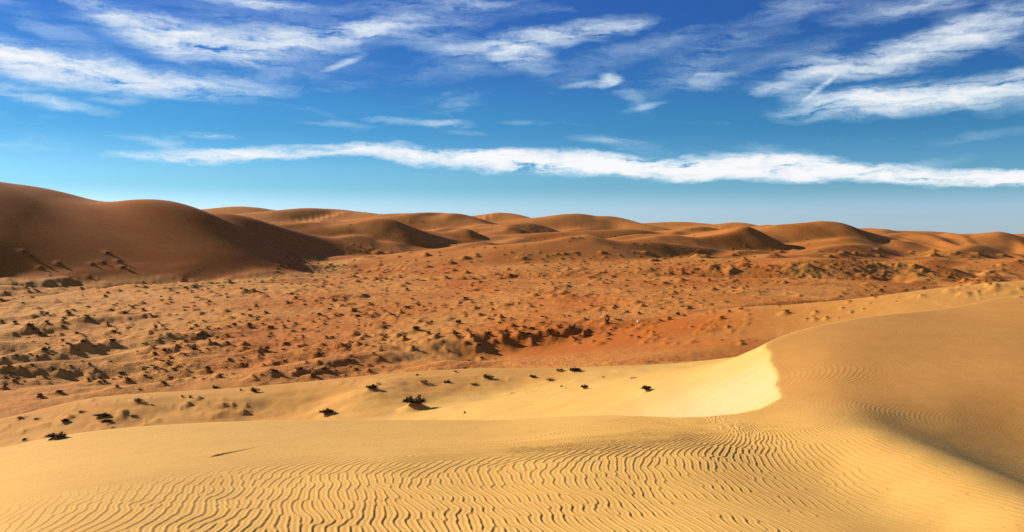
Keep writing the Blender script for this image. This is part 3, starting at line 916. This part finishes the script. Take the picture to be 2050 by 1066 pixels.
sand, t, b = new_mat("sand")
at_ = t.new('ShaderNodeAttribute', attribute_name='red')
geo = t.new('ShaderNodeNewGeometry')
P = geo.outputs['Position']
n1 = t.noise(P, 0.35, 5, 0.6)
n2 = t.noise(P, 9.0, 3, 0.6)
n3 = t.noise(P, 160.0, 2, 0.7)
n0 = t.noise(P, 0.035, 4, 0.6, 0.6)
rf = t.math('ADD', t.math('ADD', at_.outputs['Fac'], t.math('MULTIPLY', t.math('MULTIPLY', t.math('SUBTRACT', n0, 0.5), 0.55), at_.outputs['Fac'])), t.math('MULTIPLY', t.math('SUBTRACT', n1, 0.5), 0.35), clamp=True)
c = t.mix(rf, (0.64, 0.362, 0.090, 1), (0.46, 0.126, 0.015, 1))
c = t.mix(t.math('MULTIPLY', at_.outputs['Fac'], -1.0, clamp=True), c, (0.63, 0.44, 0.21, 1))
g = t.math('ADD', 0.66, t.math('ADD', t.math('MULTIPLY', n2, 0.22), t.math('MULTIPLY', n3, 0.46)))
gc = t.new('ShaderNodeCombineColor')
for i in range(3):
    t.link(g, gc.inputs[i])
c = t.mix(1.0, c, gc.outputs[0], 'MULTIPLY')
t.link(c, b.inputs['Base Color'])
bp = t.new('ShaderNodeBump')
bp.inputs['Strength'].default_value = 0.5
bp.inputs['Distance'].default_value = 0.004
t.link(n3, bp.inputs['Height'])
ar = t.new('ShaderNodeAttribute', attribute_name='rough')
lump = t.math('ADD', t.noise(P, 0.55, 5, 0.65, 0.3), t.math('MULTIPLY', t.noise(P, 2.4, 3, 0.6), 0.35))
bp2 = t.new('ShaderNodeBump')
bp2.inputs['Strength'].default_value = 1.0
bp2.inputs['Distance'].default_value = 0.42
t.link(t.math('MULTIPLY', lump, ar.outputs['Fac']), bp2.inputs['Height'])
t.link(bp2.outputs[0], bp.inputs['Normal'])
t.link(bp.outputs[0], b.inputs['Normal'])

shrub_m, t, b = new_mat("dry_shrub")
geo = t.new('ShaderNodeNewGeometry')
oi = t.new('ShaderNodeObjectInfo')
nn = t.noise(geo.outputs['Position'], 6.0, 3, 0.6)
c = t.mix(nn, (0.06, 0.040, 0.019, 1), (0.25, 0.165, 0.07, 1))
t.link(c, b.inputs['Base Color'])
dry_m, t, b = new_mat("straw_shrub")
geo = t.new('ShaderNodeNewGeometry')
nn = t.noise(geo.outputs['Position'], 6.0, 3, 0.6)
c = t.mix(nn, (0.07, 0.042, 0.018, 1), (0.20, 0.13, 0.05, 1))
t.link(c, b.inputs['Base Color'])
wood_m, t, b = new_mat("shrub_wood")
geo = t.new('ShaderNodeNewGeometry')
nn = t.noise(geo.outputs['Position'], 14.0, 3, 0.6)
c = t.mix(nn, (0.035, 0.022, 0.012, 1), (0.10, 0.065, 0.035, 1))
t.link(c, b.inputs['Base Color'])
stone_m, t, b = new_mat("pale_stone")
geo = t.new('ShaderNodeNewGeometry')
nn = t.noise(geo.outputs['Position'], 4.0, 4, 0.6)
c = t.mix(nn, (0.62, 0.58, 0.50, 1), (0.85, 0.82, 0.76, 1))
t.link(c, b.inputs['Base Color'])

# ------------------------------------------------------------------ the ground as sheets that share their borders
idx = np.arange(NR * NTH).reshape(NR, NTH)
# columns wrap: the last column is at 180 degrees, the first at about -172
jn = (np.arange(NTH) + 1) % NTH
A_, B_, C_, D_ = idx[:-1, :], idx[1:, :], idx[1:, jn], idx[:-1, jn]
QUADS = np.stack([A_, D_, C_, B_], -1).reshape(-1, 4)       # anticlockwise seen from above
VERT = np.stack([X, Y, Z], -1).reshape(-1, 3)
e1 = VERT[QUADS[:, 2]] - VERT[QUADS[:, 0]]
e2 = VERT[QUADS[:, 3]] - VERT[QUADS[:, 1]]
fn = np.cross(e1, e2)
if fn[len(fn) // 2, 2] < 0:
    QUADS = QUADS[:, ::-1].copy()
    fn = -fn
vn = np.zeros_like(VERT)
for kk in range(3):
    vn[:, kk] = np.bincount(QUADS.ravel(), np.repeat(fn[:, kk], 4), len(VERT))
vn /= np.maximum(np.linalg.norm(vn, axis=1, keepdims=True), 1e-12)
# tidy region map: majority over blocks
lab_f = LAB[:-1, :].reshape(-1)


def sheet(name, label, cat, sel):
    fq = QUADS[sel]
    used, inv = np.unique(fq, return_inverse=True)
    inv = inv.reshape(-1)
    me = bpy.data.meshes.new(name)
    me.vertices.add(len(used))
    me.vertices.foreach_set("co", VERT[used].astype(np.float32).ravel())
    me.loops.add(len(inv))
    me.loops.foreach_set("vertex_index", inv.astype(np.int32))
    nf = len(fq)
    me.polygons.add(nf)
    me.polygons.foreach_set("loop_start", np.arange(0, nf * 4, 4, dtype=np.int32))
    me.update(calc_edges=True)
    me.polygons.foreach_set("use_smooth", np.ones(nf, bool))
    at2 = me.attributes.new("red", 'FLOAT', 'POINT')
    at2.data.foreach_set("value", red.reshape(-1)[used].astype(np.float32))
    at3 = me.attributes.new("rough", 'FLOAT', 'POINT')
    at3.data.foreach_set("value", ROUGH.reshape(-1)[used].astype(np.float32))
    me.normals_split_custom_set_from_vertices(vn[used].astype(np.float32))
    me.materials.append(sand)
    ob = bpy.data.objects.new(name, me)
    COL.objects.link(ob)
    ob["kind"] = "structure"
    ob["label"] = label
    ob["category"] = cat
    return ob


sheet("foreground_dune", "pale rippled sand dune in the foreground, its crest curving up to the right", "dune", lab_f == 0)
sheet("dune_ridge", "low pale sand ridge dotted with shrubs behind the foreground dune", "dune", lab_f == 1)
sheet("desert_plain", "broad orange sand plain covered with small hummocks and dark shrubs", "plain", lab_f == 2)
sheet("high_dunes", "tall smooth brown dunes rising at the left edge", "dune", lab_f == 3)
sheet("distant_dunes", "far rolling orange dunes along the horizon", "dune", lab_f == 4)
sheet("pale_dune", "smooth pale dune crest at the right behind the foreground dune", "dune", lab_f == 5)
print("sheets", round(time.time() - T0, 1))


# ------------------------------------------------------------------ shrub shapes (unit width 1, unit height 1)
def blades(n, seed, spread, wid, flat, clumps):
    """many thin twig-and-leaf slivers leaving a few crowns"""
    g = random.Random(seed)
    V, Fc = [], []
    cen = [(g.uniform(-.30, .30), g.uniform(-.30, .30), g.uniform(.55, 1)) for _ in range(clumps)]
    for i in range(n):
        cx, cy, ch = g.choice(cen)
        a = g.uniform(0, 2 * math.pi)
        lift = g.uniform(0.05, 1.0) ** flat
        l = g.uniform(.5, 1) * spread
        dx, dy = math.cos(a) * l * (1 - .75 * lift), math.sin(a) * l * (1 - .75 * lift)
        dz = lift * ch * g.uniform(.65, 1.0)
        s = g.uniform(0, .45)
        p0 = (cx + dx * s, cy + dy * s, dz * s)
        p1 = (cx + dx * (s + .55), cy + dy * (s + .55), dz * min(1, s + .55) + g.uniform(-.04, .06))
        b_ = a + math.pi / 2 + g.uniform(-.7, .7)
        w = wid * g.uniform(.5, 1.2)
        ox, oy, oz = math.cos(b_) * w, math.sin(b_) * w, g.uniform(-.5, .5) * w
        mx, my, mz = [(p0[k] * .45 + p1[k] * .55) for k in range(3)]
        k = len(V)
        V += [p0, (mx + ox, my + oy, mz + oz), p1, (mx - ox, my - oy, mz - oz)]
        Fc.append((k, k + 1, k + 2, k + 3))
    return V, Fc


def stems(seed, n, spread):
    g = random.Random(seed)
    V, Fc = [], []
    for i in range(n):
        a = g.uniform(0, 2 * math.pi)
        l = g.uniform(.35, .8) * spread
        h = g.uniform(.35, .85)
        bx, by = g.uniform(-.22, .22), g.uniform(-.22, .22)
        p = [(bx, by, -.08), (bx + .35 * l * math.cos(a), by + .35 * l * math.sin(a), h * .55), (bx + l * math.cos(a), by + l * math.sin(a), h)]
        rad = [.022, .014, .005]
        k = len(V)
        for q_, r_ in zip(p, rad):
            for s_ in range(4):
                V.append((q_[0] + r_ * math.cos(s_ * math.pi / 2), q_[1] + r_ * math.sin(s_ * math.pi / 2), q_[2]))
        for lv in range(2):
            for s_ in range(4):
                Fc.append((k + lv * 4 + s_, k + lv * 4 + (s_ + 1) % 4, k + lv * 4 + 4 + (s_ + 1) % 4, k + lv * 4 + 4 + s_))
        Fc.append((k + 8, k + 9, k + 10, k + 11))
    return V, Fc


def mesh(name, V, Fc, mat):
    me = bpy.data.meshes.new(name)
    me.from_pydata(V, [], Fc)
    me.update()
    me.materials.append(mat)
    return me


CROWN, STEM = {}, {}
for sty, (n, spread, wid, flat, cl, mat) in {
    0: (420, .42, .035, .9, 5, shrub_m), 1: (200, .40, .04, .6, 3, shrub_m), 2: (230, .50, .022, 1.1, 6, dry_m), 3: (900, .40, .040, 1.5, 16, shrub_m),
}.items():
    for v in range(3):
        CROWN[sty, v] = mesh("shrub_crown", *blades(n, 10 * sty + v, spread, wid, flat, cl), mat)
        STEM[sty, v] = mesh("shrub_stem", *stems(50 + 10 * sty + v, 12, spread), wood_m)
FAR = [mesh("small_shrub", *blades(120, 300 + v, .48, .08, 1.0, 4), shrub_m) for v in range(12)]


def region(px, py, y):
    if y < 100:
        return 'ridge'
    if py < 570 and px < 780 and y > 330:
        return 'foot'
    if y > 520:
        return 'far'
    if px < 780:
        return 'left'
    if px < 1480:
        return 'mid'
    return 'right'


RLAB = {
    'foot': ("the high dunes", "shrubs at the foot of the high dunes"),
    'far': ("distant dunes", "shrubs among the distant dunes"),
    'left': ("left plain", "shrubs on the left plain"),
    'mid': ("middle plain", "shrubs on the middle plain"),
    'right': ("right plain", "shrubs on the right plain"),
    'ridge': ("the ridge", "shrubs on the pale sand ridge"),
}
USED = set()
ONES = "zero one two three four five six seven eight nine ten eleven twelve thirteen fourteen fifteen sixteen seventeen eighteen nineteen".split()
TENS = "_ _ twenty thirty forty fifty sixty seventy eighty ninety".split()


def spell(v):
    v = int(round(v))
    return ONES[v] if v < 20 else TENS[v // 10] + ("-" + ONES[v % 10] if v % 10 else "")



n_single = 0
rest_V, rest_F = [], []
SHR = [s for s in SHRUBS if s[8]]
PLN = sorted([s for s in SHRUBS if not s[8]], key=lambda s: -s[2] / s[1])
sr = random.Random(21)
for s in SHR:
    x, y, w, h, sty, label = s[:6]
    z = ground(x, y)
    root = bpy.data.objects.new("desert_shrub", None)
    root.empty_display_size = 0.2
    COL.objects.link(root)
    root.location = (x, y, z - 0.02)
    root.rotation_euler = (0, 0, sr.uniform(-0.6, 0.6))
    root.scale = (w * 0.84, w * 0.7, h * (0.62 if sty == 3 else 0.8))
    root["label"] = label
    root["category"] = "shrub"
    root["group"] = "shrubs on the pale sand ridge"
    v = sr.randrange(3)
    for nm, me in (("crown", CROWN[sty, v]), ("stem", STEM[sty, v])):
        o = bpy.data.objects.new(nm, me)
        COL.objects.link(o)
        o.parent = root
    n_single += 1
for s in PLN:
    x, y, w, h, sty, _, px, py, _n = s
    z = ground(x, y)
    me = sr.choice(FAR)
    ww, hh = w * 0.80 * sr.uniform(.8, 1.2), h * 0.70 * sr.uniform(.7, 1.2)
    rot = sr.uniform(-0.35, 0.15)
    if n_single < 300:
        o = bpy.data.objects.new("plain_shrub", me)
        COL.objects.link(o)
        o.location = (x, y, z - 0.06 * hh)
        o.rotation_euler = (0, 0, rot)
        o.scale = (ww, ww * 0.7, hh)
        o["category"] = "shrub"
        reg, grp = RLAB[region(px, py, y)]
        qx = 100 * (1025 + x / y * F) / 2050
        qy = 100 * (HZ - z / y * F) / 1066
        size = "wide" if w * F / y > 26 else "small" if w * F / y < 17 else "low"
        place = f"{spell(qx)} percent across and {spell(qy)} percent down the photo"
        lab_ = f"{size} dark shrub on {reg}, {place}"
        if lab_ in USED:
            lab_ = f"{size} twin dark shrub on {reg}, {place}"
        if lab_ in USED:
            lab_ = f"{size} further dark shrub on {reg}, {place}"
        USED.add(lab_)
        o["label"], o["group"] = lab_, grp
        n_single += 1
    else:
        k = len(rest_V)
        cs, sn = math.cos(rot) * ww, math.sin(rot) * ww
        for vv in me.vertices:
            c0 = vv.co
            rest_V.append((x + c0.x * cs - 0.7 * c0.y * sn, y + c0.x * sn + 0.7 * c0.y * cs, z - 0.06 * hh + c0.z * hh))
        for pl in me.polygons:
            rest_F.append(tuple(k + q_ for q_ in pl.vertices))
if rest_V:
    o = bpy.data.objects.new("small_scrub", mesh("small_scrub", rest_V, rest_F, shrub_m))
    COL.objects.link(o)
    o["kind"] = "stuff"
    o["label"] = "scattered smallest dark scrub tufts all over the orange plain"
    o["category"] = "scrub"


# ------------------------------------------------------------------ a few pale stones
def stone(seed):
    import bmesh
    g = random.Random(seed)
    bm = bmesh.new()
    bmesh.ops.create_icosphere(bm, subdivisions=2, radius=0.5)
    off = g.uniform(0, 50)
    for v in bm.verts:
        q_ = np.array([v.co.x * 1.7 + off]), np.array([v.co.y * 1.7 + v.co.z * 2.3])
        v.co *= 1 + 0.55 * float(perlin(q_[0], q_[1], 7)[0])
        v.co.z = max(v.co.z, -0.3)
    me = bpy.data.meshes.new("pale_stone")
    bm.to_mesh(me)
    bm.free()
    me.materials.append(stone_m)
    return me


for i, (px, py, w, label) in enumerate([
    (1165, 606, 7, "bright white stone lying alone on the middle of the orange plain"),
    (318, 660, 5, "small white stone among hummocks on the left plain"),
    (67, 796, 6, "white stone beside a dark shrub at the near left edge of the plain"),
    (1278, 646, 6, "pale stone at the broken edge above the rippled hollow"),
    (765, 1004, 3, "tiny dark pebble on the rippled foreground sand"),
]):
    p = hit(px, py)
    if not p:
        continue
    s_ = w * p[1] / F
    o = bpy.data.objects.new("stone", stone(i))
    COL.objects.link(o)
    o.location = (p[0], p[1], ground(*p) + 0.2 * s_)
    o.scale = (s_, s_, s_ * 0.8)
    o["label"], o["category"] = label, "stone"
    if i == 4:
        o.data.materials.clear()
        o.data.materials.append(wood_m)
print("done", n_single, len(rest_F), round(time.time() - T0, 1))
